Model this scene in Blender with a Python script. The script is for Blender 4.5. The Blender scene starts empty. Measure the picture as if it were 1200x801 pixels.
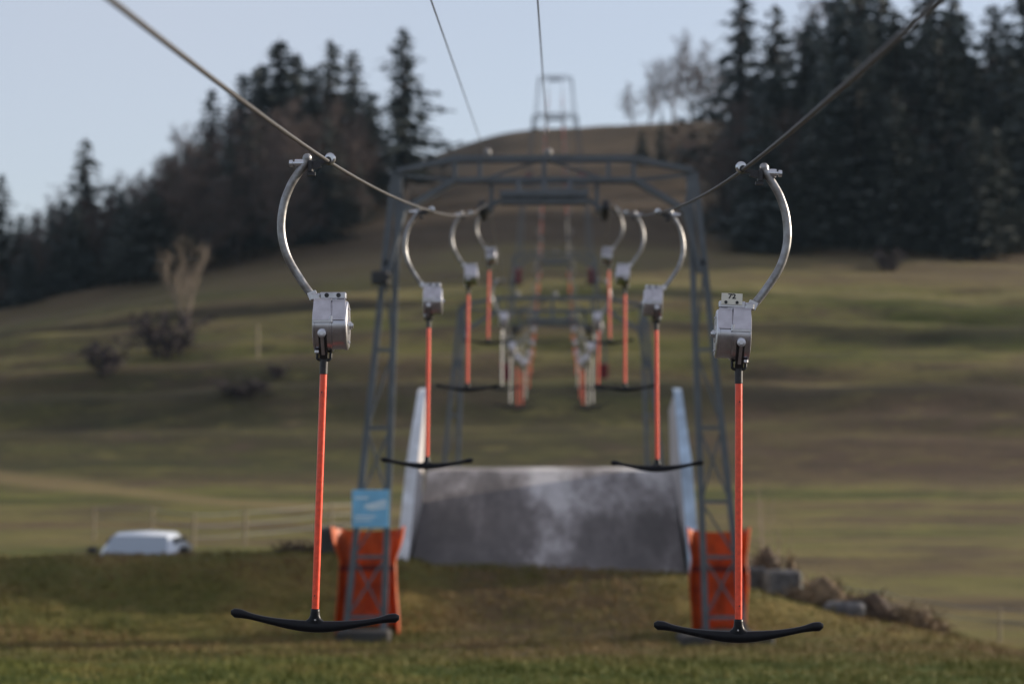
import bpy, math, random
from mathutils import Vector, Matrix, noise
R = math.radians
random.seed(7)
scene = bpy.context.scene
COL = scene.collection
CZ = 3.1                                   # camera height above the foot of the first pylon

# ------------------------------------------------------------------ camera, sky, sun, exposure
FPX = 85.0 / 36.0 * 1200.0
PITCH = math.atan(159.5 / FPX)
YAW = math.atan(52.0 / FPX * math.cos(PITCH))
cam = bpy.data.cameras.new("camera")
cam.lens = 85.0; cam.sensor_width = 36.0
cam.clip_start = 0.1; cam.clip_end = 4000.0
cam.dof.use_dof = True; cam.dof.focus_distance = 13.75; cam.dof.aperture_fstop = 1.7
camo = bpy.data.objects.new("camera", cam); COL.objects.link(camo)
camo.location = (0, 0, CZ); camo.rotation_euler = (R(90) + PITCH, 0, YAW)
scene.camera = camo

SUN_AZ = R(67); SUN_EL = R(14)             # azimuth from +Y towards +X
world = bpy.data.worlds.new("World"); scene.world = world; world.use_nodes = True
wn = world.node_tree
sky = wn.nodes.new("ShaderNodeTexSky"); sky.sky_type = 'NISHITA'; sky.sun_disc = False
sky.sun_elevation = SUN_EL; sky.sun_rotation = SUN_AZ
sky.air_density = 1.0; sky.dust_density = 0.7; sky.ozone_density = 3.5
bg = wn.nodes["Background"]; bg.inputs[1].default_value = 0.10
# thin even cloud veil over the clear sky
veil = wn.nodes.new("ShaderNodeMix"); veil.data_type = 'RGBA'
vtc = wn.nodes.new("ShaderNodeTexCoord"); vno = wn.nodes.new("ShaderNodeTexNoise"); vno.inputs["Scale"].default_value = 2.2; vno.inputs["Detail"].default_value = 5
vmr = wn.nodes.new("ShaderNodeMapRange"); vmr.inputs[3].default_value = 0.40; vmr.inputs[4].default_value = 0.66
wn.links.new(vtc.outputs["Generated"], vno.inputs["Vector"]); wn.links.new(vno.outputs["Fac"], vmr.inputs[0]); wn.links.new(vmr.outputs[0], veil.inputs[0])
wn.links.new(sky.outputs[0], veil.inputs[6]); veil.inputs[7].default_value = (4.75, 4.5, 4.7, 1)
wn.links.new(veil.outputs[2], bg.inputs[0])
sl = bpy.data.lights.new("sun", 'SUN'); sl.energy = 4.6; sl.angle = R(0.6); sl.color = (1.0, 0.86, 0.70)
so = bpy.data.objects.new("sun", sl); COL.objects.link(so)
sd = Vector((math.sin(SUN_AZ) * math.cos(SUN_EL), math.cos(SUN_AZ) * math.cos(SUN_EL), math.sin(SUN_EL)))
so.rotation_euler = sd.to_track_quat('Z', 'Y').to_euler()
so.location = (60, 30, 40)
vs = scene.view_settings
vs.view_transform = 'Standard'; vs.look = 'None'; vs.gamma = 1.0; vs.use_curve_mapping = False
vs.exposure = 0.76

CAMROT = camo.rotation_euler.to_matrix()
def at(px, py, y):
    "world point seen at photo pixel (px, py) standing y metres down the line"
    d = CAMROT @ Vector(((px - 600) / FPX, (400.5 - py) / FPX, -1.0))
    return Vector((0, 0, CZ)) + d * (y / d.y)

# ------------------------------------------------------------------ helpers
def smooth(a, b, t):
    t = (t - a) / (b - a); t = 0.0 if t < 0 else 1.0 if t > 1 else t
    return t * t * (3 - 2 * t)
def hermite(pts, t):
    n = len(pts)
    if t <= pts[0][0]: return pts[0][1]
    if t >= pts[-1][0]: return pts[-1][1]
    for i in range(n - 1):
        if t <= pts[i + 1][0]: break
    x0, y0 = pts[i]; x1, y1 = pts[i + 1]; h = x1 - x0
    def sl_(k):
        if k == 0 or k == n - 1:
            a, b = (0, 1) if k == 0 else (n - 2, n - 1)
            return (pts[b][1] - pts[a][1]) / (pts[b][0] - pts[a][0])
        d0 = (pts[k][1] - pts[k-1][1]) / (pts[k][0] - pts[k-1][0])
        d1 = (pts[k+1][1] - pts[k][1]) / (pts[k+1][0] - pts[k][0])
        return 0.0 if d0 * d1 <= 0 else 2 * d0 * d1 / (d0 + d1)
    u = (t - x0) / h; m0 = sl_(i) * h; m1 = sl_(i + 1) * h
    return (2*u**3 - 3*u*u + 1) * y0 + (u**3 - 2*u*u + u) * m0 + (-2*u**3 + 3*u*u) * y1 + (u**3 - u*u) * m1

class MB:
    def __init__(s): s.v = []; s.f = []; s.sm = []
    def add(s, vs_, fs, smooth_=False):
        o = len(s.v); s.v += [tuple(p) for p in vs_]
        s.f += [tuple(i + o for i in f) for f in fs]; s.sm += [smooth_] * len(fs)
    def box(s, c, d, rot=None):
        hx, hy, hz = d[0]/2, d[1]/2, d[2]/2; c = Vector(c)
        p = [Vector((x, y, z)) for x in (-hx, hx) for y in (-hy, hy) for z in (-hz, hz)]
        if rot is not None: p = [rot @ q for q in p]
        s.add([q + c for q in p], [(0,1,3,2),(4,6,7,5),(0,4,5,1),(2,3,7,6),(0,2,6,4),(1,5,7,3)])
    def bevbox(s, c, d, b, rot=None):
        "box with chamfered vertical and horizontal edges"
        hx, hy, hz = d[0]/2, d[1]/2, d[2]/2; c = Vector(c); rings = []
        for (z, k) in ((-hz, b), (-hz + b, 0), (hz - b, 0), (hz, b)):
            x, y = hx - k, hy - k
            ring = [(-x + b, -y), (x - b, -y), (x, -y + b), (x, y - b), (x - b, y), (-x + b, y), (-x, y - b), (-x, -y + b)]
            rings.append([Vector((a, e, z)) for a, e in ring])
        vs_ = [q for r in rings for q in r]
        if rot is not None: vs_ = [rot @ q for q in vs_]
        fs = [tuple(range(7, -1, -1)), tuple(24 + i for i in range(8))]
        for r in range(3):
            for i in range(8): fs.append((r*8+i, r*8+(i+1) % 8, (r+1)*8+(i+1) % 8, (r+1)*8+i))
        s.add([q + c for q in vs_], fs)
    def tube(s, pts, rad, n=8, cap=True, smooth_=True):
        pts = [Vector(p) for p in pts]
        if not hasattr(rad, '__len__'): rad = [rad] * len(pts)
        t0 = (pts[1] - pts[0]).normalized()
        up = Vector((0, 0, 1)) if abs(t0.z) < 0.9 else Vector((1, 0, 0))
        a = t0.cross(up).normalized(); vs_ = []
        for i, p in enumerate(pts):
            t = (pts[min(i+1, len(pts)-1)] - pts[max(i-1, 0)]).normalized()
            a = (a - t * a.dot(t)).normalized(); b = t.cross(a)
            for k in range(n):
                w = 2 * math.pi * k / n
                vs_.append(p + (a * math.cos(w) + b * math.sin(w)) * rad[i])
        fs = []
        for i in range(len(pts) - 1):
            for k in range(n):
                fs.append((i*n+k, i*n+(k+1) % n, (i+1)*n+(k+1) % n, (i+1)*n+k))
        s.add(vs_, fs, smooth_)
        if cap:
            m = (len(pts)-1) * n
            s.add(vs_[:n], [tuple(range(n-1, -1, -1))]); s.add(vs_[m:], [tuple(range(n))])
    def bar(s, a, b, w, h=None):
        "square steel section from a to b"
        a, b = Vector(a), Vector(b); t = b - a; L = t.length
        q = t.to_track_quat('Z', 'Y').to_matrix()
        s.box((a + b) / 2, (w, h or w, L), q)
    def loft(s, rings, cap=True, smooth_=True, closed=True):
        n = len(rings[0]); vs_ = [p for r in rings for p in r]; fs = []
        for i in range(len(rings) - 1):
            for k in range(n if closed else n - 1):
                fs.append((i*n+k, i*n+(k+1) % n, (i+1)*n+(k+1) % n, (i+1)*n+k))
        s.add(vs_, fs, smooth_)
        if cap:
            s.add(rings[0], [tuple(range(n-1, -1, -1))]); s.add(rings[-1], [tuple(range(n))])
    def lathe(s, axis_o, axis, prof, n=24):
        "prof: (distance along axis, radius)"
        ax = Vector(axis).normalized(); up = Vector((0, 0, 1)) if abs(ax.z) < 0.9 else Vector((1, 0, 0))
        a = ax.cross(up).normalized(); b = ax.cross(a); o = Vector(axis_o)
        rings = [[o + ax * d + (a * math.cos(2*math.pi*k/n) + b * math.sin(2*math.pi*k/n)) * r for k in range(n)] for d, r in prof]
        for i in range(len(rings) - 1): s.loft([rings[i], rings[i+1]], cap=False)
        s.add(rings[0], [tuple(range(n-1, -1, -1))]); s.add(rings[-1], [tuple(range(n))])
    def prism(s, prof, x0, x1):
        "closed (y, z) profile extruded along x"
        n = len(prof)
        s.loft([[Vector((x0, y, z)) for y, z in prof], [Vector((x1, y, z)) for y, z in prof]], smooth_=False)
    def sphere(s, c, r, n=10):
        c = Vector(c); rings = []
        for i in range(1, n):
            w = math.pi * i / n
            rings.append([c + Vector((math.sin(w)*math.cos(2*math.pi*k/(2*n)), math.sin(w)*math.sin(2*math.pi*k/(2*n)), -math.cos(w))) * r for k in range(2*n)])
        s.loft(rings)
    def mirror(s):
        m = MB(); m.v = [(-x, y, z) for x, y, z in s.v]; m.f = [tuple(reversed(f)) for f in s.f]; m.sm = list(s.sm); return m
    def mesh(s, name, m=None):
        me = bpy.data.meshes.new(name); me.from_pydata(s.v, [], s.f)
        me.polygons.foreach_set("use_smooth", s.sm); me.update()
        if m: me.materials.append(m)
        return me
    def build(s, name, m, parent=None, loc=None):
        o = bpy.data.objects.new(name, s.mesh(name, m)); COL.objects.link(o)
        if parent is not None: o.parent = parent
        if loc is not None: o.location = loc
        return o
def merged(name, items):
    "one mesh out of several (builder, material) pairs, each keeping its material"
    v, f, sm, mi, mats = [], [], [], [], []
    for b, m in items:
        if m not in mats: mats.append(m)
        o = len(v); v += b.v; f += [tuple(i + o for i in q) for q in b.f]; sm += b.sm; mi += [mats.index(m)] * len(b.f)
    me = bpy.data.meshes.new(name); me.from_pydata(v, [], f)
    me.polygons.foreach_set("use_smooth", sm); me.polygons.foreach_set("material_index", mi)
    for m in mats: me.materials.append(m)
    me.update(); return me
def tag(o, label=None, cat=None, group=None, kind=None):
    if label: o['label'] = label
    if cat: o['category'] = cat
    if group: o['group'] = group
    if kind: o['kind'] = kind
    return o
def empty(name, loc=(0, 0, 0), rz=0.0):
    o = bpy.data.objects.new(name, None); COL.objects.link(o)
    o.location = loc; o.rotation_euler = (0, 0, rz); o.empty_display_size = 0.2
    return o
KIDS = {}
def kids(o):
    return [c for c in bpy.data.objects if c.parent == o]
def copy_tree(o, parent=None):
    c = o.copy(); COL.objects.link(c); c.parent = parent
    for ch in kids(o): copy_tree(ch, c)
    return c

# ------------------------------------------------------------------ materials
def mat(name, base=(0.5, 0.5, 0.5), rough=0.6, metal=0.0, var=0.0, vscale=8.0, bump=0.0, bscale=30.0, dirt=None, coat=0.0, rv=0.12):
    m = bpy.data.materials.new(name); m.use_nodes = True
    nt = m.node_tree; b = nt.nodes["Principled BSDF"]
    b.inputs["Base Color"].default_value = (*base, 1); b.inputs["Roughness"].default_value = rough
    b.inputs["Metallic"].default_value = metal
    if coat: b.inputs["Coat Weight"].default_value = coat; b.inputs["Coat Roughness"].default_value = 0.22
    tc = nt.nodes.new("ShaderNodeTexCoord")
    if var:
        n = nt.nodes.new("ShaderNodeTexNoise"); n.inputs["Scale"].default_value = vscale; n.inputs["Detail"].default_value = 6
        nt.links.new(tc.outputs["Object"], n.inputs["Vector"])
        r = nt.nodes.new("ShaderNodeValToRGB")
        d = dirt or tuple(c * (1 - var) for c in base); u = tuple(min(1, c * (1 + var * 0.5)) for c in base)
        r.color_ramp.elements[0].position = 0.3; r.color_ramp.elements[0].color = (*d, 1)
        r.color_ramp.elements[1].position = 0.7; r.color_ramp.elements[1].color = (*u, 1)
        nt.links.new(n.outputs["Fac"], r.inputs[0]); nt.links.new(r.outputs[0], b.inputs["Base Color"])
        mr = nt.nodes.new("ShaderNodeMapRange"); mr.inputs[3].default_value = max(0.05, rough - rv); mr.inputs[4].default_value = min(1, rough + rv)
        nt.links.new(n.outputs["Fac"], mr.inputs[0]); nt.links.new(mr.outputs[0], b.inputs["Roughness"])
    if bump:
        n2 = nt.nodes.new("ShaderNodeTexNoise"); n2.inputs["Scale"].default_value = bscale; n2.inputs["Detail"].default_value = 5
        nt.links.new(tc.outputs["Object"], n2.inputs["Vector"])
        bp = nt.nodes.new("ShaderNodeBump"); bp.inputs["Strength"].default_value = bump; bp.inputs["Distance"].default_value = 0.02
        nt.links.new(n2.outputs["Fac"], bp.inputs["Height"]); nt.links.new(bp.outputs[0], b.inputs["Normal"])
    return m
def ramp(nt, fac, stops):
    r = nt.nodes.new("ShaderNodeValToRGB")
    e = r.color_ramp.elements
    while len(e) < len(stops): e.new(0.5)
    for i, (p, c) in enumerate(stops): e[i].position = p; e[i].color = (*c, 1)
    nt.links.new(fac, r.inputs[0]); return r.outputs[0]
def nnoise(nt, vec, scale, detail=6, rough=0.55, mapping=None):
    if mapping:
        mp = nt.nodes.new("ShaderNodeMapping"); mp.inputs["Scale"].default_value = mapping
        nt.links.new(vec, mp.inputs[0]); vec = mp.outputs[0]
    n = nt.nodes.new("ShaderNodeTexNoise"); n.inputs["Scale"].default_value = scale; n.inputs["Detail"].default_value = detail
    n.inputs["Roughness"].default_value = rough
    nt.links.new(vec, n.inputs["Vector"]); return n.outputs["Fac"]
def mixc(nt, fac, a, b):
    m = nt.nodes.new("ShaderNodeMix"); m.data_type = 'RGBA'
    if isinstance(fac, float): m.inputs[0].default_value = fac
    else: nt.links.new(fac, m.inputs[0])
    for s_, i in ((a, 6), (b, 7)):
        if isinstance(s_, tuple): m.inputs[i].default_value = (*s_, 1)
        else: nt.links.new(s_, m.inputs[i])
    return m.outputs[2]
def mapr(nt, v, a, b, c=0.0, d=1.0):
    m = nt.nodes.new("ShaderNodeMapRange"); m.interpolation_type = 'SMOOTHSTEP'
    for i, q in ((1, a), (2, b), (3, c), (4, d)): m.inputs[i].default_value = q
    nt.links.new(v, m.inputs[0]); return m.outputs[0]
def math_(nt, op, a, b):
    m = nt.nodes.new("ShaderNodeMath"); m.operation = op
    for i, q in enumerate((a, b)):
        if isinstance(q, (int, float)): m.inputs[i].default_value = q
        else: nt.links.new(q, m.inputs[i])
    return m.outputs[0]

def ground_material():
    m = bpy.data.materials.new("meadow"); m.use_nodes = True; nt = m.node_tree
    b = nt.nodes["Principled BSDF"]; b.inputs["Roughness"].default_value = 0.95; b.inputs["Specular IOR Level"].default_value = 0.1
    tc = nt.nodes.new("ShaderNodeTexCoord"); P = tc.outputs["Object"]
    sx = nt.nodes.new("ShaderNodeSeparateXYZ"); nt.links.new(P, sx.inputs[0]); Y = sx.outputs["Y"]
    # near meadow: green turf with patches of straw coloured winter grass
    n1 = nnoise(nt, P, 0.55, 7, 0.62); n2 = nnoise(nt, P, 5.0, 5, 0.7)
    near = ramp(nt, n1, [(0.30, (0.075, 0.085, 0.020)), (0.48, (0.125, 0.112, 0.030)), (0.60, (0.185, 0.140, 0.042)), (0.75, (0.145, 0.095, 0.040))])
    near = mixc(nt, mapr(nt, n2, 0.35, 0.7, 0.0, 0.45), near, (0.062, 0.046, 0.022))
    lush = ramp(nt, n1, [(0.3, (0.042, 0.066, 0.012)), (0.6, (0.075, 0.100, 0.020)), (0.8, (0.13, 0.115, 0.035))])
    lush = mixc(nt, mapr(nt, n2, 0.35, 0.7, 0.0, 0.45), lush, (0.035, 0.045, 0.012))
    near = mixc(nt, mapr(nt, math_(nt, 'ADD', Y, math_(nt, 'MULTIPLY', nnoise(nt, P, 0.4, 4), 4.0)), 41.5, 46.5), lush, near)
    # far meadow: broad bands across the slope
    b1 = nnoise(nt, P, 1.0, 6, 0.6, (0.018, 0.11, 0.11)); b2 = nnoise(nt, P, 0.16, 6, 0.65)
    far = ramp(nt, b1, [(0.32, (0.042, 0.052, 0.014)), (0.43, (0.088, 0.094, 0.026)), (0.52, (0.160, 0.140, 0.050)), (0.60, (0.112, 0.082, 0.044)), (0.72, (0.050, 0.048, 0.022))])
    foot = math_(nt, 'MULTIPLY', mapr(nt, Y, 136, 146), mapr(nt, Y, 168, 186, 1.0, 0.0))
    far = mixc(nt, math_(nt, 'MULTIPLY', foot, mapr(nt, b2, 0.3, 0.6, 0.55, 0.9)), far, mixc(nt, mapr(nt, sx.outputs["X"], 6, 16), (0.038, 0.040, 0.018), (0.068, 0.046, 0.032)))
    far = mixc(nt, mapr(nt, b2, 0.45, 0.70, 0.0, 0.75), far, (0.085, 0.060, 0.042))
    b3 = nnoise(nt, P, 0.55, 7, 0.7, (0.5, 1.0, 1.0))
    far = mixc(nt, mapr(nt, b3, 0.50, 0.66, 0.0, 0.75), far, (0.046, 0.038, 0.022))
    far = mixc(nt, mapr(nt, b3, 0.32, 0.46, 0.6, 0.0), far, (0.165, 0.148, 0.052))
    far = mixc(nt, mapr(nt, b2, 0.2, 0.42, 0.5, 0.0), far, (0.058, 0.070, 0.024))
    # a dry strip along the foot of the hill
    wob = math_(nt, 'ADD', math_(nt, 'ADD', Y, math_(nt, 'MULTIPLY', sx.outputs["X"], 0.77)), math_(nt, 'MULTIPLY', nnoise(nt, P, 0.05, 3), 14.0))
    wob = math_(nt, 'ADD', wob, 16.0)
    strip = math_(nt, 'MULTIPLY', mapr(nt, wob, 135, 138), mapr(nt, wob, 139.5, 143, 1.0, 0.0))
    strip = math_(nt, 'MULTIPLY', strip, mapr(nt, sx.outputs["X"], -9, 1, 1.0, 0.0))
    far = mixc(nt, math_(nt, 'MULTIPLY', strip, 0.7), far, (0.20, 0.155, 0.075))
    # trodden terrace edges across the slope
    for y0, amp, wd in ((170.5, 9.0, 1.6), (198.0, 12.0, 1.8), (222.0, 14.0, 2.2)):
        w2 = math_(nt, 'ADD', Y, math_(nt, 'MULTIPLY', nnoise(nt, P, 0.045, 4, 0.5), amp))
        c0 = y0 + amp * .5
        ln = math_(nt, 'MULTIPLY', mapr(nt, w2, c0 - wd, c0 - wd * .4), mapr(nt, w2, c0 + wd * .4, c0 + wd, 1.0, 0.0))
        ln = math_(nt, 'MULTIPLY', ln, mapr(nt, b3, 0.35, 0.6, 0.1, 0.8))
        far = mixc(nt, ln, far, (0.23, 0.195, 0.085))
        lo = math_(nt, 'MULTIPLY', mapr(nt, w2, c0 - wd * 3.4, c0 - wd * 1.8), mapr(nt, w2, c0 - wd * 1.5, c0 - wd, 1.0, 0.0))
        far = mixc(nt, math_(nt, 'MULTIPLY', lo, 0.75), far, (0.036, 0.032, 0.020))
    tan = math_(nt, 'MULTIPLY', mapr(nt, Y, 222, 240), mapr(nt, b3, 0.3, 0.6, 0.35, 0.75))
    far = mixc(nt, tan, far, (0.150, 0.118, 0.070))
    up = mapr(nt, math_(nt, 'ADD', Y, math_(nt, 'MULTIPLY', nnoise(nt, P, 0.03, 3), 26.0)), 252, 268)
    brown = ramp(nt, b2, [(0.3, (0.062, 0.046, 0.030)), (0.6, (0.098, 0.072, 0.046)), (0.8, (0.085, 0.075, 0.038))])
    far = mixc(nt, up, far, brown)
    nw = nnoise(nt, P, 1.3, 6, 0.7)
    worn = math_(nt, 'MULTIPLY', mapr(nt, sx.outputs["X"], -2.9, -1.4), mapr(nt, sx.outputs["X"], 1.2, 2.7, 1.0, 0.0))
    worn = math_(nt, 'MULTIPLY', math_(nt, 'MULTIPLY', worn, mapr(nt, Y, 40.5, 44.5)), mapr(nt, nw, 0.36, 0.58, 0.25, 0.9))
    near = mixc(nt, worn, near, (0.085, 0.060, 0.036))
    near = mixc(nt, mapr(nt, nw, 0.55, 0.72, 0.0, 0.6), near, (0.21, 0.155, 0.065))
    near = mixc(nt, mapr(nt, nw, 0.28, 0.42, 0.6, 0.0), near, (0.040, 0.036, 0.016))
    # unseen gravel-grey ground tint by the bottom station, added for the drums to reflect
    near = mixc(nt, mapr(nt, Y, 26, 33, 1.0, 0.0), near, (0.085, 0.075, 0.068))
    col = mixc(nt, mapr(nt, Y, 52, 66), near, far)
    nt.links.new(col, b.inputs["Base Color"])
    bp = nt.nodes.new("ShaderNodeBump"); bp.inputs["Strength"].default_value = 0.8; bp.inputs["Distance"].default_value = 0.25
    nt.links.new(nnoise(nt, P, 1.6, 8, 0.7), bp.inputs["Height"]); nt.links.new(bp.outputs[0], b.inputs["Normal"])
    return m
def blade_material():
    m = bpy.data.materials.new("grass blades"); m.use_nodes = True; nt = m.node_tree
    b = nt.nodes["Principled BSDF"]; b.inputs["Roughness"].default_value = 0.7; b.inputs["Specular IOR Level"].default_value = 0.2
    tc = nt.nodes.new("ShaderNodeTexCoord"); P = tc.outputs["Object"]
    n1 = nnoise(nt, P, 0.5, 6, 0.62); n2 = nnoise(nt, P, 9.0, 2)
    sx = nt.nodes.new("ShaderNodeSeparateXYZ"); nt.links.new(P, sx.inputs[0])
    f = math_(nt, 'ADD', math_(nt, 'MULTIPLY', n1, 0.75), math_(nt, 'MULTIPLY', n2, 0.25))
    dry = ramp(nt, f, [(0.32, (0.070, 0.085, 0.020)), (0.46, (0.13, 0.118, 0.032)), (0.54, (0.20, 0.135, 0.055)), (0.70, (0.13, 0.082, 0.044))])
    grn = ramp(nt, f, [(0.33, (0.060, 0.080, 0.012)), (0.50, (0.115, 0.125, 0.022)), (0.66, (0.20, 0.155, 0.045))])
    nt.links.new(mixc(nt, mapr(nt, math_(nt, 'ADD', sx.outputs["Y"], math_(nt, 'MULTIPLY', nnoise(nt, P, 0.4, 4), 4.0)), 41.5, 46.5), grn, dry), b.inputs["Base Color"])
    return m
def concrete_material():
    m = bpy.data.materials.new("stained concrete"); m.use_nodes = True; nt = m.node_tree
    b = nt.nodes["Principled BSDF"]; b.inputs["Roughness"].default_value = 0.85
    P = nt.nodes.new("ShaderNodeTexCoord").outputs["Object"]
    a = nnoise(nt, P, 1.0, 8, 0.65, (0.9, 0.30, 0.30)); c = nnoise(nt, P, 2.6, 7, 0.7, (1.0, 0.22, 0.22)); d = nnoise(nt, P, 14.0, 4)
    f = math_(nt, 'ADD', math_(nt, 'MULTIPLY', a, 0.65), math_(nt, 'MULTIPLY', c, 0.35))
    sx = nt.nodes.new("ShaderNodeSeparateXYZ"); nt.links.new(P, sx.inputs[0])
    f = math_(nt, 'ADD', f, mapr(nt, sx.outputs["Y"], 52.5, 57.0, -0.03, 0.07))
    X_ = sx.outputs["X"]
    bell = lambda c, w, k: math_(nt, 'MULTIPLY', math_(nt, 'MULTIPLY', mapr(nt, X_, c - w, c), mapr(nt, X_, c, c + w, 1.0, 0.0)), k)
    f = math_(nt, 'ADD', f, bell(-0.15, 0.9, 0.08)); f = math_(nt, 'ADD', f, math_(nt, 'MULTIPLY', bell(2.0, 1.0, 0.12), mapr(nt, sx.outputs["Y"], 53.5, 56.5)))
    f = math_(nt, 'ADD', f, bell(-2.2, 1.4, -0.06))
    col = ramp(nt, f, [(0.40, (0.075, 0.068, 0.068)), (0.50, (0.125, 0.113, 0.112)), (0.58, (0.26, 0.245, 0.245)), (0.68, (0.50, 0.49, 0.49))])
    col = mixc(nt, mapr(nt, d, 0.4, 0.7, 0.0, 0.3), col, (0.11, 0.10, 0.09))
    nt.links.new(col, b.inputs["Base Color"])
    bp = nt.nodes.new("ShaderNodeBump"); bp.inputs["Strength"].default_value = 0.4; bp.inputs["Distance"].default_value = 0.03
    nt.links.new(d, bp.inputs["Height"]); nt.links.new(bp.outputs[0], b.inputs["Normal"])
    return m
def cloth_material(name, base, dark):
    m = bpy.data.materials.new(name); m.use_nodes = True; nt = m.node_tree
    b = nt.nodes["Principled BSDF"]; b.inputs["Roughness"].default_value = 0.5
    P = nt.nodes.new("ShaderNodeTexCoord").outputs["Object"]
    n = nnoise(nt, P, 3.0, 6, 0.6)
    col = ramp(nt, n, [(0.35, dark), (0.6, base)]); nt.links.new(col, b.inputs["Base Color"])
    t = nt.nodes.new("ShaderNodeBsdfTranslucent"); nt.links.new(col, t.inputs[0])
    mx = nt.nodes.new("ShaderNodeMixShader"); mx.inputs[0].default_value = 0.35
    nt.links.new(b.outputs[0], mx.inputs[1]); nt.links.new(t.outputs[0], mx.inputs[2])
    nt.links.new(mx.outputs[0], nt.nodes["Material Output"].inputs[0])
    bp = nt.nodes.new("ShaderNodeBump"); bp.inputs["Strength"].default_value = 0.5; bp.inputs["Distance"].default_value = 0.05
    nt.links.new(n, bp.inputs["Height"]); nt.links.new(bp.outputs[0], b.inputs["Normal"])
    return m

M = dict(
    ground=ground_material(), blades=blade_material(), concrete=concrete_material(),
    galv=mat("galvanised tube", (0.30, 0.31, 0.32), 0.42, 0.75, 0.30, 22.0, 0.06, 90, dirt=(0.19, 0.18, 0.17)),
    alu=mat("cast aluminium", (0.52, 0.52, 0.56), 0.30, 1.0, 0.18, 16.0, rv=0.05),
    bolt=mat("bolt steel", (0.55, 0.57, 0.60), 0.25, 0.9),
    dark=mat("oily black steel", (0.030, 0.031, 0.034), 0.45, 0.3, 0.3, 40),
    rubber=mat("black rubber", (0.006, 0.007, 0.010), 0.40, 0.0, 0.25, 25, 0.05, 140),
    orange=mat("orange lacquered rod", (0.86, 0.070, 0.022), 0.36, 0, 0.22, 38, coat=0.35),
    white=mat("white lacquered rod", (0.74, 0.70, 0.62), 0.35, 0.0, 0.12, 14),
    rope=mat("wire rope", (0.075, 0.073, 0.072), 0.5, 0.5, 0.35, 45, 0.3, 220),
    pylon=mat("grey painted lattice steel", (0.105, 0.120, 0.136), 0.55, 0.25, 0.25, 3.0),
    plate=mat("enamel number plate", (0.72, 0.70, 0.60), 0.4),
    ink=mat("black print", (0.012, 0.012, 0.014), 0.5),
    pad=cloth_material("orange safety mat", (0.62, 0.120, 0.012), (0.34, 0.055, 0.010)),
    redpad=cloth_material("red safety mat", (0.24, 0.018, 0.035), (0.14, 0.012, 0.02)),
    strap=mat("dark red strap", (0.16, 0.02, 0.015), 0.7),
    blue=mat("blue sign face", (0.20, 0.50, 0.76), 0.45, 0, 0.2, 3.0),
    signwhite=mat("white sign print", (0.62, 0.76, 0.86), 0.5),
    board=mat("white board", (0.66, 0.70, 0.74), 0.5, 0, 0.22, 2.2, dirt=(0.42, 0.43, 0.44)),
    boardside=mat("grey board face", (0.40, 0.38, 0.38), 0.6, 0, 0.35, 1.2),
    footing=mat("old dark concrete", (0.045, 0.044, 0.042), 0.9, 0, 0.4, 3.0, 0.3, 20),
    block=mat("weathered concrete block", (0.105, 0.105, 0.11), 0.95, 0, 0.65, 5.0, 0.6, 14),
    wood=mat("weathered post", (0.24, 0.20, 0.13), 0.85, 0, 0.3, 6),
    wire=mat("fence wire", (0.20, 0.21, 0.21), 0.5, 0.5),
    needle=mat("spruce needles", (0.055, 0.075, 0.074), 0.8, 0, 0.45, 0.8),
    needle2=mat("fir needles", (0.065, 0.080, 0.072), 0.8, 0, 0.45, 0.8),
    bark=mat("bark", (0.050, 0.041, 0.037), 0.9, 0, 0.3, 3),
    twig=mat("bare twigs", (0.100, 0.072, 0.064), 0.9, 0, 0.35, 0.5),
    paletwig=mat("pale twigs", (0.22, 0.175, 0.13), 0.9, 0, 0.3, 0.8),
    purple=mat("dark bush twigs", (0.036, 0.025, 0.030), 0.9, 0, 0.35, 0.8),
    straw=mat("dry straw", (0.17, 0.118, 0.066), 0.9, 0, 0.6, 5.0, 0.8, 18),
    brush=mat("brown brush", (0.075, 0.049, 0.031), 0.9, 0, 0.6, 5.0, 0.8, 18),
    carwhite=mat("white car paint", (0.52, 0.57, 0.63), 0.25, 0, coat=0.5),
    glass=mat("windscreen with sky tint", (0.22, 0.28, 0.34), 0.12, 0, coat=0.6),  # pale blue stands in for the sky reflected in the glass
    darkglass=mat("dark car glass", (0.015, 0.018, 0.022), 0.08),
    tyre=mat("tyre", (0.02, 0.02, 0.02), 0.85),
    insul=mat("grey porcelain", (0.22, 0.22, 0.22), 0.5),
    farmetal=mat("dulled far metal", (0.22, 0.22, 0.23), 0.6, 0.3),  # same metal as the near bars, darkened so distant glints stay dim
    skylit_board=mat("white board with skylight tint", (0.42, 0.55, 0.68), 0.5, 0, 0.2, 2.2, dirt=(0.25, 0.32, 0.40)),  # white board, blue skylight painted into its colour
    lampglass=mat("lamp glass", (0.8, 0.8, 0.78), 0.1),
)

M['rubber'].node_tree.nodes['Principled BSDF'].inputs['Specular IOR Level'].default_value = 0.22

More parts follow.
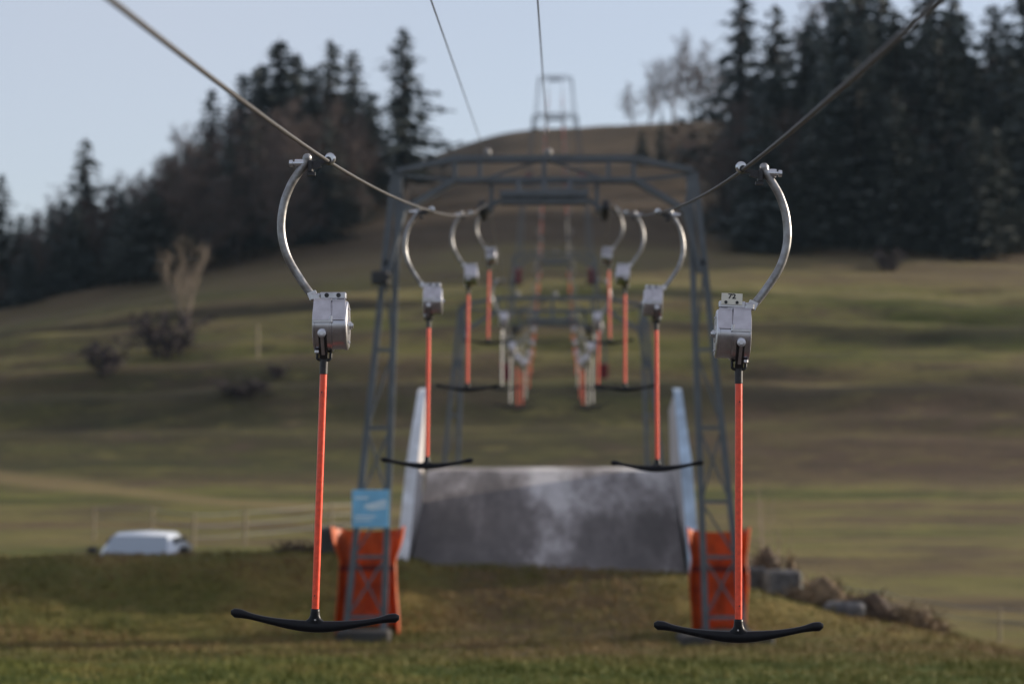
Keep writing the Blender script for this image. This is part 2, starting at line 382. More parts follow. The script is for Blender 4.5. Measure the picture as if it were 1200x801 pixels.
# ------------------------------------------------------------------ terrain
PROFILE = [(-80, -1.2), (0, -1.75), (15, -2.4), (30, -3.0), (38, -3.1), (48, -3.12), (58, -3.5), (76, -3.35), (92, -2.65), (110, -2.25),
           (130, -1.15), (145, 0.3), (170, 6.0), (200, 12.6), (218, 16.5), (240, 21.6), (300, 35), (360, 48.5), (420, 60.5), (445, 62.5), (520, 58), (700, 40), (1200, 10)]
CREST = [(-60, -1.75), (-20, -1.74), (-11, -1.66), (-3.4, -1.60), (-2.4, -1.85), (2.6, -1.95), (3.2, -2.10), (4.0, -2.33), (5.2, -2.62), (8.0, -3.2), (9.8, -3.66), (14, -3.85), (60, -3.9)]
def zr(x, y):
    z = hermite(PROFILE, y)
    if y > 120:
        w = smooth(140, 250, y)
        k = 0.0022 + 0.0075 * smooth(260, 420, y)
        if x < 0: z -= w * min(k * x * x, 4 + 0.32 * abs(x))
        else: z -= w * 0.0006 * min(x, 90) ** 2; z += 0.07 * min(x, 60) * smooth(300, 420, y)
        a = smooth(140, 165, y) * (0.7 if y < 250 else 0.9)
        z += a * noise.noise(Vector((x * 0.030, y * 0.12, 3.1))) + a * 0.45 * noise.noise(Vector((x * 0.12, y * 0.30, 9.1)))
        z += 0.6 * smooth(150, 175, y) * (1 - smooth(215, 240, y)) * math.sin((y + 4 * noise.noise(Vector((x * 0.02, y * 0.02, 1)))) * 0.46)
    if y < 92:
        z += 0.50 * smooth(-2.5, -7.0, x) * smooth(50, 56, y) * (1 - smooth(66, 90, y))
        z -= 0.38 * smooth(6.5, 11, x) * (1 - smooth(60, 90, y)) * smooth(20, 38, y)
        t = smooth(45.7 - 4.0 * smooth(-4.6, -15, x), 50.9, y) * (1 - smooth(51.6, 56.5, y))
        z = z + (hermite(CREST, x) - z) * t
    if 20 < y < 120:
        z += 0.05 * noise.noise(Vector((x * 0.6, y * 0.6, 0.4))) + 0.03 * noise.noise(Vector((x * 1.9, y * 1.9, 5.4)))
    return z
def gz(x, y): return zr(x, y) + CZ
def axis(segs):
    out = []
    for a, b, st in segs:
        n = max(1, round((b - a) / st)); out += [a + (b - a) * i / n for i in range(n)]
    return out + [segs[-1][1]]
def build_ground():
    ys = axis([(-80, 20, 10), (20, 36, 1.0), (36, 58, 0.25), (58, 130, 1.2), (130, 262, 1.0), (262, 450, 4.0), (450, 1200, 50)])
    xs = axis([(-700, -150, 50), (-150, -60, 6), (-60, -15, 1.5), (-15, 15, 0.4), (15, 60, 1.5), (60, 150, 6), (150, 700, 50)])
    b = MB(); n = len(xs)
    vs_ = [(x, y, gz(x, y)) for y in ys for x in xs]
    b.add(vs_, [(j*n+i, j*n+i+1, (j+1)*n+i+1, (j+1)*n+i) for j in range(len(ys)-1) for i in range(n-1)], True)
    tag(b.build("ground", M['ground']), kind='structure')
build_ground()
def build_grass():
    rnd = random.Random(3); b = MB()
    for _ in range(34000):
        y = rnd.uniform(34.5, 51.6); hw = y * 0.235 + 1.5
        x = rnd.uniform(-hw, hw * 0.92)
        z = gz(x, y)
        tall = 0.5 + noise.noise(Vector((x * 0.5, y * 0.5, 2)))
        for _k in range(3):
            h = rnd.uniform(0.03, 0.09) * (0.6 + max(0, tall)); w = rnd.uniform(0.006, 0.014)
            a = rnd.uniform(0, 6.283); l = rnd.uniform(0.1, 0.9) * h
            dx, dy = math.cos(a), math.sin(a); ox, oy = rnd.uniform(-.05, .05), rnd.uniform(-.05, .05)
            b.add([(x+ox-dy*w, y+oy+dx*w, z-0.01), (x+ox+dy*w, y+oy-dx*w, z-0.01), (x+ox+dx*l, y+oy+dy*l, z+h)], [(0, 1, 2)])
    for _ in range(1500):
        y = rnd.uniform(35, 51.4); hw = y * 0.235 + 1.0; x = rnd.uniform(-hw, hw * .92)
        if noise.noise(Vector((x * .45, y * .45, 8))) < -0.05: continue
        z = gz(x, y); hh = rnd.uniform(.08, .22)
        for _k in range(14):
            a = rnd.uniform(0, 6.283); h = hh * rnd.uniform(.5, 1.1); l = rnd.uniform(.2, 1.0) * h; w = rnd.uniform(.004, .009)
            dx, dy = math.cos(a), math.sin(a); ox, oy = rnd.gauss(0, .05), rnd.gauss(0, .05)
            b.add([(x+ox-dy*w, y+oy+dx*w, z-.01), (x+ox+dy*w, y+oy-dx*w, z-.01), (x+ox+dx*l, y+oy+dy*l, z+h)], [(0, 1, 2)])
    tag(b.build("meadow_grass", M['blades']), "short mixed green and straw coloured grass on the near meadow and bank", "grass", kind='stuff')
build_grass()

# ------------------------------------------------------------------ trees
def conifer_mb(seed, H, Rm, dens=1.0, low=0.06):
    rnd = random.Random(seed); c = MB(); t = MB()
    t.tube([(0, 0, -0.6), (0, 0, H*0.4), (rnd.uniform(-.1, .1), 0, H*0.8), (0, 0, H)], [H*0.014+.08, H*0.011+.05, H*0.005+.03, 0.02], 7)
    n = int(H * 1.45); asym = [0.75 + 0.5 * rnd.random() for _ in range(8)]
    for k in range(n):
        u = low + (1 - low) * k / n; z0 = H * u
        r0 = Rm * (1 - u) ** 0.8 * (0.55 + 0.45 * min(1, (u - low) * 6 + 0.3))
        nb = max(4, int((7 + 9 * (1 - u)) * dens))
        for _ in range(nb):
            if rnd.random() < 0.12: continue
            az = rnd.uniform(0, 6.283); L = (r0 * rnd.uniform(0.6, 1.2) + 0.06) * asym[int(az / 6.284 * 8)]
            dr = rnd.uniform(0.08, 0.42) * (1 if u < 0.75 else -0.6)
            d = Vector((math.cos(az), math.sin(az), 0)); side = Vector((-d.y, d.x, 0)); zz = z0 + rnd.uniform(-.14, .14)
            m = max(2, int(L / 0.55))
            for j in range(m):
                s0 = (j + rnd.uniform(0, .6)) / m * L
                p = d * s0 + Vector((0, 0, zz - dr * s0 + 0.06 * s0 * s0 / max(L, .5)))
                w = rnd.uniform(0.34, 0.75) * (1.15 - 0.55 * s0 / L); l = rnd.uniform(0.6, 1.1); kk = min(1.0, 0.25 + L / 2.2); w *= kk; l *= kk
                tl = rnd.uniform(-0.5, 0.5); dp = rnd.uniform(0.15, 0.55)
                e = p + d * l * 0.8 + side * tl * l - Vector((0, 0, dp * l))
                c.add([p - side * w * 0.5, p + side * w * 0.5, e + side * w * 0.35 - Vector((0, 0, .1)), e - side * w * 0.35],
                      [(0, 1, 2, 3)])
                if rnd.random() < 0.6:
                    q = p + side * rnd.choice((-1, 1)) * w * 1.1 - Vector((0, 0, rnd.uniform(.2, .6)))
                    c.add([p, p + d * 0.25, q + d * 0.2, q - d * .1], [(0, 1, 2, 3)])
    return t, c
def bare_mb(seed, H, spread=0.5, twigs=1.0, tw=0.03, stems=1):
    rnd = random.Random(seed); t = MB(); c = MB()
    def rv(k): return Vector((rnd.gauss(0, k), rnd.gauss(0, k), rnd.gauss(0, k)))
    def branch(p, d, L, r, lev):
        pts = [p]; dd = d.copy()
        for i in range(3):
            dd = (dd + rv(.12) + Vector((0, 0, .10))).normalized(); pts.append(pts[-1] + dd * L / 3)
        c.tube(pts, [r, r * .75, r * .5, r * .25], 4 if lev == 1 else 3, cap=False)
        m = {1: 6, 2: 5, 3: int(7 * twigs)}[lev]
        for k in range(m):
            u = rnd.uniform(.2, 1.0) * 2.999; i = int(u); q = pts[i].lerp(pts[i + 1], u - i)
            ax = (pts[i + 1] - pts[i]).normalized(); nd = (ax * .8 + rv(.55) + Vector((0, 0, .2))).normalized()
            l = L * rnd.uniform(.3, .55)
            if lev < 3 and l > .5: branch(q, nd, l, r * .45, lev + 1)
            else:
                l = max(l, .6) * rnd.uniform(.8, 1.3); sd_ = nd.cross(rv(1)).normalized() * tw
                c.add([q - sd_, q + sd_, q + nd * l], [(0, 1, 2)])
    for s_ in range(stems):
        a = 6.283 * s_ / stems + rnd.random(); ln = 0 if stems == 1 else 0.42 * spread * 2
        top = H * rnd.uniform(.85, 1.0) * (1 if stems == 1 else .8)
        p = Vector((math.cos(a) * ln * .3, math.sin(a) * ln * .3, -.4)); d = Vector((math.cos(a) * ln, math.sin(a) * ln, 1)).normalized()
        pts = [p]
        for i in range(6): d = (d + rv(.05)).normalized(); pts.append(pts[-1] + d * top / 6)
        r0 = H * .010 + .05
        t.tube(pts, [r0 * (1 - i / 6.6) for i in range(7)], 6, cap=False)
        n = int(H * 1.5 / (1 if stems == 1 else 1.5))
        for k in range(n):
            u = (0.16 + .83 * k / n); f = u * 6; i = min(5, int(f)); q = pts[i].lerp(pts[i + 1], f - i)
            az = rnd.uniform(0, 6.283); el = rnd.uniform(.5, 1.3)
            nd = Vector((math.cos(az) * spread * 1.7, math.sin(az) * spread * 1.7, el)).normalized()
            branch(q, nd, H * .36 * (1.1 - .75 * u) * rnd.uniform(.7, 1.2), r0 * (1 - u) * .5 + .015, 1)
    return t, c
def tree_proto(mbs, m1, m2):
    return mbs[0].mesh("trunk", m1), mbs[1].mesh("crown", m2)
CON = [(tree_proto(conifer_mb(11 + i, 22.0, r, d, lo), M['bark'], M['needle'] if i % 2 == 0 else M['needle2']), 22.0)
       for i, (r, d, lo) in enumerate([(4.6, 1.45, .03), (4.0, 1.35, .05), (5.2, 1.5, .03), (3.9, 1.1, .10), (4.3, 1.0, .16), (5.6, 1.2, .06), (3.6, 1.6, .02), (5.0, 0.9, .12)])]
BARE = [(tree_proto(bare_mb(31 + i, 16.0, s_, 0.8), M['bark'], M['twig']), 16.0) for i, s_ in enumerate((0.45, 0.55, 0.38, 0.5))]
def bare_top(me): return max(v.co.z for v in me.vertices)
BARE = [(p, bare_top(p[1])) for p, _ in BARE]
def tree_at(name, proto, x, y, h, label, cat, group=None, wide=1.0, rz=None):
    (tm, cm), H = proto
    e = empty(name, (x, y, gz(x, y) - 0.1), random.uniform(0, 6.28) if rz is None else rz)
    s_ = h / H; e.scale = (s_ * wide, s_ * wide, s_)
    for nm, me in (("trunk", tm), ("crown", cm)):
        o = bpy.data.objects.new(nm, me); COL.objects.link(o); o.parent = e
    tag(e, label, cat, group); return e
def skyline(px, top, D, kind, label, group, wide=1.0):
    if kind != 'b': wide *= 1.22 * random.uniform(.8, 1.3)
    p = at(px, top, D); h = p.z - gz(p.x, D)
    if h < 3.0: return
    if kind == 'c': tree_at("conifer_tree", random.choice(CON[:3] + CON[5:]), p.x, D, h, label, "tree", group, wide)
    elif kind == 'l': tree_at("conifer_tree", random.choice(CON[3:5]), p.x, D, h, label, "tree", group, wide)
    else: tree_at("bare_tree", random.choice(BARE), p.x, D, h, label, "tree", group, wide)
LC, LB = "dark conifer in the dense wood on the left slope", "leafless brown tree in the wood on the left slope"
RC, RB = "tall dark conifer in the wood on the right slope", "leafless brown tree in the wood on the right slope"
GL, GLB, GR, GRB = "conifers of the left wood", "bare trees of the left wood", "conifers of the right wood", "bare trees of the right wood"
rl = random.Random(21)
for px, top, D, k, lab in [
        (2, 200, 262, 'c', "dark conifer at the far left edge of the left wood"),
        (100, 158, 270, 'l', "pointed conifer with open branches, tallest in the low left end of the left wood"),
        (328, 42, 300, 'c', "broad dark conifer, highest crown in the middle of the left wood"),
        (388, 42, 305, 'c', "high dark conifer between the broadest crown and the lone slim conifer, left wood"),
        (472, 28, 300, 'l', "slim lone conifer at the right end of the left wood against pale sky")]:
    skyline(px, top, D, k, lab, GL, {472: 1.75, 328: 2.3, 100: 1.75, 388: 1.6}.get(px, 1.3))
for px, top, D, k in [(22, 262, 268, 'c'), (132, 212, 275, 'c'), (62, 262, 280, 'b'), (78, 240, 290, 'b'), (160, 195, 300, 'b'), (186, 180, 305, 'b'), (212, 160, 310, 'b'),
                      (236, 135, 305, 'b'), (248, 100, 300, 'c'), (284, 82, 300, 'c'), (306, 70, 305, 'c'), (346, 58, 300, 'c'), (366, 75, 310, 'c'), (414, 56, 310, 'c'), (434, 105, 315, 'c'),
                      (350, 105, 285, 'b'), (385, 110, 284, 'b'), (330, 120, 282, 'b'), (265, 150, 284, 'b'), (300, 140, 280, 'b'), (420, 140, 290, 'b'), (230, 190, 275, 'b'), (200, 215, 272, 'b'),
                      (262, 120, 292, 'b'), (405, 120, 296, 'b'), (372, 88, 300, 'b'), (450, 150, 310, 'b')]:
    skyline(px, top, D, k, LC if k != 'b' else LB, GL if k != 'b' else GLB, 1.35)
for i in range(84):
    px = rl.uniform(-10, 440) if i % 3 else rl.uniform(-10, 230); base = 362 - 0.16 * px; u = rl.random()
    D = 252 + 34 * u + max(0, px - 330) * 0.16
    top = (280 - 0.42 * px if px < 320 else 146 + (px - 320) * 0.25) + rl.uniform(-15, 45) - 22 * u
    k = 'c' if rl.random() < 0.42 else 'b'
    skyline(px, min(top, base - 50), D, k, LC if k == 'c' else LB, GL if k == 'c' else GLB, rl.uniform(1.15, 1.6))
for px, top, D, k, lab in [
        (868, -18, 285, 'l', "narrow conifer leftmost in the tall row of the right wood, thin against the sky"),
        (908, 0, 285, 'l', "open branched conifer second from the left in the tall row of the right wood"),
        (1092, -75, 275, 'c', "very tall conifer right of the bright sky gap in the right wood"),
        (1162, 0, 280, 'c', "pointed conifer near the right picture edge, sky on both sides of its tip")]:
    skyline(px, top, D, k, lab, GR, 1.5 if k == 'l' else 1.2)
for px, top, D, k in [(950, 12, 282, 'c'), (978, -35, 280, 'c'), (1005, -70, 278, 'c'), (1030, -45, 275, 'c'), (1048, 20, 280, 'c'), (1118, -10, 285, 'c'), (1200, -60, 270, 'c'), (1228, -40, 275, 'c'),
                      (965, 40, 262, 'c'), (1020, 20, 260, 'c'), (992, 0, 268, 'c'), (940, 30, 270, 'c'), (1050, 5, 268, 'c'), (1010, -20, 285, 'c'), (1085, 10, 268, 'c'), (1112, 5, 270, 'c'), (1215, 0, 262, 'c'), (1180, 40, 268, 'c'), (1140, 60, 275, 'c'), (890, 90, 265, 'c'), (915, 70, 262, 'c'), (860, 110, 268, 'c'), (1100, 30, 262, 'c'), (760, 62, 395, 'b'), (788, 48, 392, 'b'), (812, 30, 388, 'b'), (836, 45, 385, 'b'), (850, 70, 370, 'b'),
                      (742, 95, 400, 'b'), (930, -20, 330, 'b'), (1070, 60, 320, 'b'), (1140, 70, 300, 'b'), (1180, 60, 290, 'b'), (885, 60, 330, 'b'),
                      (752, 150, 338, 'c'), (775, 132, 336, 'c'), (796, 160, 332, 'c'), (735, 185, 335, 'b'), (818, 140, 330, 'b')]:
    skyline(px, top, D, k, RC if k != 'b' else RB, GR if k != 'b' else GRB, 1.15)
for i in range(60):
    px = rl.uniform(842, 1225); u = rl.random(); D = 248 + 38 * u
    top = rl.uniform(70, 190) + (40 if px < 900 else 0) - 30 * u
    k = 'c' if rl.random() < 0.5 or u < .2 else 'b'
    skyline(px, top, D, k, RC if k == 'c' else RB, GR if k == 'c' else GRB, rl.uniform(1.1, 1.5))
for i in range(10):
    px = rl.uniform(800, 900); D = rl.uniform(300, 350)
    skyline(px, rl.uniform(130, 175), D, 'b', RB, GRB, 1.5)
# shrubs on the open slope
SHR = [(tree_proto(bare_mb(51 + i, 4.0, 0.75, 3.2, 0.075, 8), M['purple'], M['purple']), 1) for i in range(2)]
SHR = [(p, bare_top(p[1])) for p, _ in SHR]
PALE = tree_proto(bare_mb(61, 7.0, 0.42, 0.55, 0.009, 3), M['paletwig'], M['paletwig']); PALE = (PALE, bare_top(PALE[1]))
def on_slope(px, py):
    "point where the view ray through a photo pixel meets the open ground"
    y = 60.0
    while y < 440:
        p = at(px, py, y)
        if p.z <= gz(p.x, y): return p
        y += 0.5
    return at(px, py, 240)
def shrub_at(name, proto, px, base, h, wide, label, cat):
    p = on_slope(px, base); tree_at(name, proto, p.x, p.y, h, label, cat, None, wide)
shrub_at("shrub", SHR[0], 195, 418, 4.2, 1.15, "large dark purple leafless shrub on the left slope below the pale sapling", "shrub")
shrub_at("shrub", SHR[1], 125, 440, 3.0, 1.0, "middle sized dark shrub left of the large purple shrub", "shrub")
shrub_at("shrub", SHR[0], 288, 466, 1.5, 2.2, "low spreading dark shrub on the left slope, lowest of the shrubs", "shrub")
shrub_at("shrub", SHR[1], 326, 443, 1.5, 0.9, "smallest dark shrub, just left of the front left tow bar's rod", "shrub")
shrub_at("sapling", PALE, 217, 372, 8.0, 0.9, "pale leafless sapling in front of the left wood", "tree")
shrub_at("shrub", SHR[0], 1042, 318, 2.6, 1.1, "reddish dark shrub at the foot of the right wood", "shrub")

# ------------------------------------------------------------------ thin evening haze
hm = bpy.data.materials.new("thin haze"); hm.use_nodes = True
hm.node_tree.nodes.remove(hm.node_tree.nodes["Principled BSDF"])
pv = hm.node_tree.nodes.new("ShaderNodeVolumePrincipled"); pv.inputs["Density"].default_value = 0.00006; pv.inputs["Color"].default_value = (0.55, 0.78, 1.0, 1)
hm.node_tree.links.new(pv.outputs[0], hm.node_tree.nodes["Material Output"].inputs["Volume"])
b = MB(); b.box((0, 560, 20), (1500, 1400, 190)); tag(b.build("haze", hm), kind='stuff')
# ------------------------------------------------------------------ concrete ramp and side boards
rx0, rx1 = -3.06, 2.70
b = MB()
zb = lambda y: -4.3 + CZ
b.prism([(50.2, -2.15 + CZ), (57.0, 0.17 + CZ), (66.0, 0.30 + CZ), (73.0, -2.9 + CZ), (73.0, zb(0)), (50.2, zb(0))][::-1], rx0, rx1)
tag(b.build("concrete_ramp", M['concrete']), "stained grey concrete ramp with white streaks between two upright white boards", "ramp")
def guide_board(xb, xt, side, label, yend):
    e = empty("guide_board", (xb, 50.4, gz(xb, 50.4))); o = e.location
    tag(e, label, "board", "white boards beside the concrete ramp")
    prof = [(50.35, -2.6), (50.5, -1.72), (51.7, 0.3), (53.6, 1.88), (54.0, 1.95), (yend, 1.95 - .1 * (yend - 54)), (yend + .5, -0.6), (yend + .6, -4.0), (50.35, -4.0)]
    lean = lambda z: (xt - xb) * max(0, (z + 1.75)) / 3.7
    def ring(dx): return [Vector((xb + lean(z) + dx - o.x, y - o.y, z + CZ - o.z)) for y, z in prof]
    m_ = MB(); m_.loft([ring(-0.04), ring(0.04)][::1], smooth_=False); m_.build("panel", M['boardside'], e)
    f2 = MB(); rings = []
    for (y, z) in prof[:5]:
        cx = xb + lean(z) - o.x; w = 0.125 if z < 1.5 else 0.09
        rings.append([Vector((cx - w, y - o.y - .06, z + CZ - o.z)), Vector((cx + w, y - o.y - .06, z + CZ - o.z)), Vector((cx + w, y - o.y + .10, z + CZ - o.z + .06)), Vector((cx - w, y - o.y + .10, z + CZ - o.z + .06))])
    f2.loft(rings, smooth_=False); f2.build("capping", M['board' if side < 0 else 'skylit_board'], e)
guide_board(-3.21, -2.98, -1, "upright white board with sloping front edge on the left side of the concrete ramp", 54.6)
guide_board(2.86, 2.69, 1, "upright white board with sloping front edge on the right side of the concrete ramp", 57.2)  # rear end lengthened to keep the sun off the slab

# ------------------------------------------------------------------ pylons
S = 46.5 / FPX
def pylon_parts():
    "list of (name, builder, material); local origin on the line's centre at ground level"
    P = []
    apx, zin, zt = 174 * S, 188 * S, 545 * S; zout = 232 * S
    for s_ in (-1, 1):
        l = MB(); ap = Vector((s_ * apx, 0, zt))
        fi, fo = Vector((s_ * zin, 0, .12)), Vector((s_ * zout, 0, .12)); ti, to_ = ap - Vector((s_ * .05, 0, 0)), ap + Vector((s_ * .05, 0, 0))
        l.bar(fi, ti, 0.09, .12); l.bar(fo, to_, 0.09, .12)
        pt = lambda k, u: (fi.lerp(ti, u) if k == 0 else fo.lerp(to_, u)) + Vector((0, 0.01, 0))
        us = [0.03, 0.16, 0.28, 0.44, 0.61, 0.80]
        for i, u in enumerate(us): l.bar(pt(0, u), pt(1, u), 0.11 if i == 5 else 0.07)
        for i in range(5):
            k = i % 2
            l.bar(pt(k, us[i]) + Vector((0, .02, 0)), pt(1 - k, us[i + 1]) + Vector((0, .02, 0)), 0.04)
            if i in (0, 2): l.bar(pt(1 - k, us[i]) - Vector((0, .03, 0)), pt(k, us[i + 1]) - Vector((0, .03, 0)), 0.04)
        P.append(("leg", l, M['pylon']))
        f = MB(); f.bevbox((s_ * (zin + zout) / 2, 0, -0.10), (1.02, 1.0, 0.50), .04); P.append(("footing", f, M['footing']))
    t = MB(); hx = 105 * S; z1 = 560 * S; z0 = 535 * S
    for dy in (-.2, .2):
        t.bar((-hx, dy, z1), (hx, dy, z1), .10)
        t.bar((-hx, dy, z0), (hx, dy, z0), .085)
        for s_ in (-1, 1):
            t.bar((s_ * hx, dy, z1), (s_ * apx, dy * .3, zt + .02), .10)
            t.bar((s_ * hx, dy, z0), (s_ * 165 * S, dy * .5, 500 * S), .10)
            t.bar((s_ * 165 * S, dy * .5, 500 * S), (s_ * 183 * S, dy * .3, 425 * S), .09)
            for q in (1.0, 0.72): t.bar((s_ * hx * q, dy, z0), (s_ * hx * q, dy, z1), .07)
        t.bar((0, dy, z0), (0, dy, z1), .08)
    for s_ in (-1, 1):
        t.bar((s_ * hx, 0, z0), (s_ * apx, 0, zt - .05), .06)
        t.bar((s_ * 165 * S, 0, 500 * S), (s_ * apx, 0, zt - .1), .06)
        t.bar((0, 0, z1), (s_ * hx * .72, 0, z0), .045)
    for x in (-1, -.72, 0, .72, 1):
        t.bar((x * hx, -.2, z1), (x * hx, .2, z1), .07); t.bar((x * hx, -.2, z0), (x * hx, .2, z0), .07)
    P.append(("cross_truss", t, M['pylon']))
    a = MB(); za = 515 * S
    a.box((0, -.28, za + .05), (104 * S, .08, .10)); a.box((0, .28, za + .05), (104 * S, .08, .10)); a.box((0, -.2, za - .10), (104 * S * .97, .08, .07)); a.box((0, .2, za - .10), (104 * S * .97, .08, .07))
    for x in (-.42, 0, .42): a.box((x * 104 * S, 0, za - .10), (.07, .33, .06))
    for x in (-30 * S, 0, 30 * S): a.bar((x, -.28, za), (x, -.2, z0), .09); a.bar((x, .28, za), (x, .2, z0), .09)
    for s_ in (-1, 1):
        a.bar((s_ * 52 * S, 0, za - .05), (s_ * 1.10, 0, za - .22), .09); a.bar((s_ * 1.02, 0, z0), (s_ * 1.02, 0, za - .3), .08)
        for dy in (-.42, .42): a.bar((s_ * 1.06, 0, za - .26), (s_ * 1.06, dy * 1.2, za - .26), .07)
    P.append(("sheave_arm", a, M['pylon']))
    for s_ in (-1, 1):
        for dy in (-.42, .42):
            w = MB(); w.lathe((s_ * 1.10, dy, za - .10 - .155), (s_, 0, 0), [(0, .06), (.01, .16), (.04, .165), (.06, .145), (.09, .145), (.11, .165), (.14, .16), (.15, .06), (.19, .04)], 18)
            P.append(("sheave_wheel", w, M['dark']))
    for x in (-67 * S, 5 * S):
        i_ = MB(); i_.tube([(x, 0, z1), (x, 0, z1 + .12)], .03, 6); i_.sphere((x, 0, z1 + .14), .075, 7); P.append(("insulator", i_, M['insul']))
    return P
ROPE_H = 515 * S - 0.10 + 0.012
PX0 = -0.12
TOW = [(46.5, "front pylon, largest steel lattice gantry with a blue sign on its left leg"),
       (76.0, "second steel lattice pylon, its feet hidden behind the concrete ramp"),
       (172.0, "third lattice pylon from the front, low on the far slope behind the second pylon"),
       (222.0, "fourth lattice pylon from the front with red mats, standing high on the slope"),
       (312.0, "fifth lattice pylon from the front, just below the hill crest"),
       (418.0, "pale lattice gantry standing alone on the hill crest against the sky")]
pyl0 = empty("lift_pylon"); tag(pyl0, TOW[0][1], "pylon", "lattice pylons of the lift")
for nm, mb_, m_ in pylon_parts(): mb_.build(nm, m_, pyl0)
BASE = []
for i, (D, lab) in enumerate(TOW):
    x = -0.23 if i == 0 else PX0
    z = gz(-3.4, D) if i != 1 else gz(0, D)
    if i == 1: z -= .2
    if i > 1: z = min(gz(-3.4, D), gz(3.4, D)) + .1
    p = pyl0 if i == 0 else copy_tree(pyl0)
    p.location = (x, D, z); p['label'] = lab; BASE.append(z)
BASE[0] = pyl0.location.z
jb = MB(); jb.bevbox((-191 * S, -.45, 418 * S), (.34, .22, .26), .03); jb.tube([(-183 * S, -.56, 418 * S), (-183 * S, -.64, 418 * S)], .07, 12); jb.bar((-191 * S, -.35, 418 * S), (-191 * S, 0.0, 418 * S), .08)
jb.build("junction_box", M['dark'], pyl0)

# safety mats round the pylon feet
def safety_mat(x, y, z, w, h, m, label, group, seed, d=0.42):
    rnd = random.Random(seed); e = empty("safety_mat", (x, y, z)); tag(e, label, "safety mat", group)
    nU, nV = 22, 16; outer, inner = [], []
    for j in range(nV + 1):
        v = j / nV; fl = 1.0 + 0.16 * max(0, (v - .72) / .28) ** 1.3 + 0.05 * math.sin(v * 7 + seed) - 0.06 * math.exp(-((v - .7) / .08) ** 2)
        ro, ri = [], []
        for i in range(nU + 1):
            u = i / nU * 2 - 1; wv = 0.02 * math.sin(u * 9 + v * 5 + seed) + 0.02 * noise.noise(Vector((u * 2.3, v * 4, seed)))
            a = abs(u)
            xx = math.copysign(min(a / .74, 1.0) * w / 2 + max(0, a - .74) * .25 * w, u) * fl
            yy = d - (max(0, a - .55) / .45) ** 1.6 * d * 1.15 + wv
            top = h * (1 + 0.035 * a ** 3 - .02 * (1 - a)) if j == nV else h * v
            ro.append(Vector((xx, yy + .035, top))); ri.append(Vector((xx * .96, yy - .035, top)))
        outer.append(ro); inner.append(ri)
    b = MB(); b.loft(outer, cap=False, closed=False); b.loft([r[::-1] for r in inner], cap=False, closed=False)
    rim = lambda A, B: b.add(A + B[::-1], [(k, k + 1, len(A) + len(B) - 2 - k, len(A) + len(B) - 1 - k) for k in range(len(A) - 1)])
    rim(outer[0], inner[0]); rim(inner[-1], outer[-1]); rim([r[0] for r in inner], [r[0] for r in outer]); rim([r[-1] for r in outer], [r[-1] for r in inner])
    b.build("mat_sheet", m, e)
    for vv in (0.68,):
        st = MB(); k = int(vv * nV)
        st.loft([[p + Vector((0, -.045, -.05)) for p in inner[k]], [p + Vector((0, -.045, .05)) for p in inner[k]]], cap=False, closed=False)
        st.loft([[p + Vector((0, -.045, .05)) for p in inner[k]], [p + Vector((0, -.035, .05)) for p in inner[k]]], cap=False, closed=False)
        st.build("strap", M['strap'], e)
    return e
lx = lambda px: at(px, 700, 46.8).x
safety_mat(lx(431), 46.7, BASE[0] + .05, 1.06, 2.0, M['pad'], "orange safety mat round the left foot of the front pylon, below the blue sign", "orange mats on the front pylon", 1)
safety_mat(lx(842), 46.7, BASE[0] + .05, 0.98, 1.98, M['pad'], "orange safety mat round the right foot of the front pylon", "orange mats on the front pylon", 4)
for i, nm in ((2, "third"), (3, "fourth"), (4, "fifth")):
    for s_, sn in ((-1, "left"), (1, "right")):
        safety_mat(PX0 + s_ * 210 * S, TOW[i][0] - 0.95, BASE[i] - .1, 0.62, 1.35, M['redpad'], f"red safety mat at the {sn} foot of the {nm} pylon from the front", "red mats on the far pylons", i + s_)
# footing slab at the right foot
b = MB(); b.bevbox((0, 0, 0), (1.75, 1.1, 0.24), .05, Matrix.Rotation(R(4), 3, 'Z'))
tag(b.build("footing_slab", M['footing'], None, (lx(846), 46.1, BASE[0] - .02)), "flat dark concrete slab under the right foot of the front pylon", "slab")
# blue sign
sg = empty("notice_sign", at(434, 617, 46.02)); tag(sg, "square light blue sign with white print on the left leg of the front pylon", "sign")
b = MB(); b.bevbox((0, 0, 0.345), (.70, .025, .72), .006); b.build("sign_face", M['blue'], sg)
b = MB()
for (cx, cz, w, h, a) in [(.10, .43, .42, .085, 14), (.14, .36, .34, .05, 8), (-.17, .55, .26, .04, 0), (-.10, .20, .40, .035, 0), (-.14, .13, .32, .03, 0)]:
    b.box((cx, -.0165, cz), (w, .003, h), Matrix.Rotation(R(-a), 3, 'Y'))
b.build("print", M['signwhite'], sg)
b = MB(); b.box((0, .03, .58), (.72, .03, .05)); b.box((0, .03, .12), (.72, .03, .05)); b.build("bracket", M['pylon'], sg)

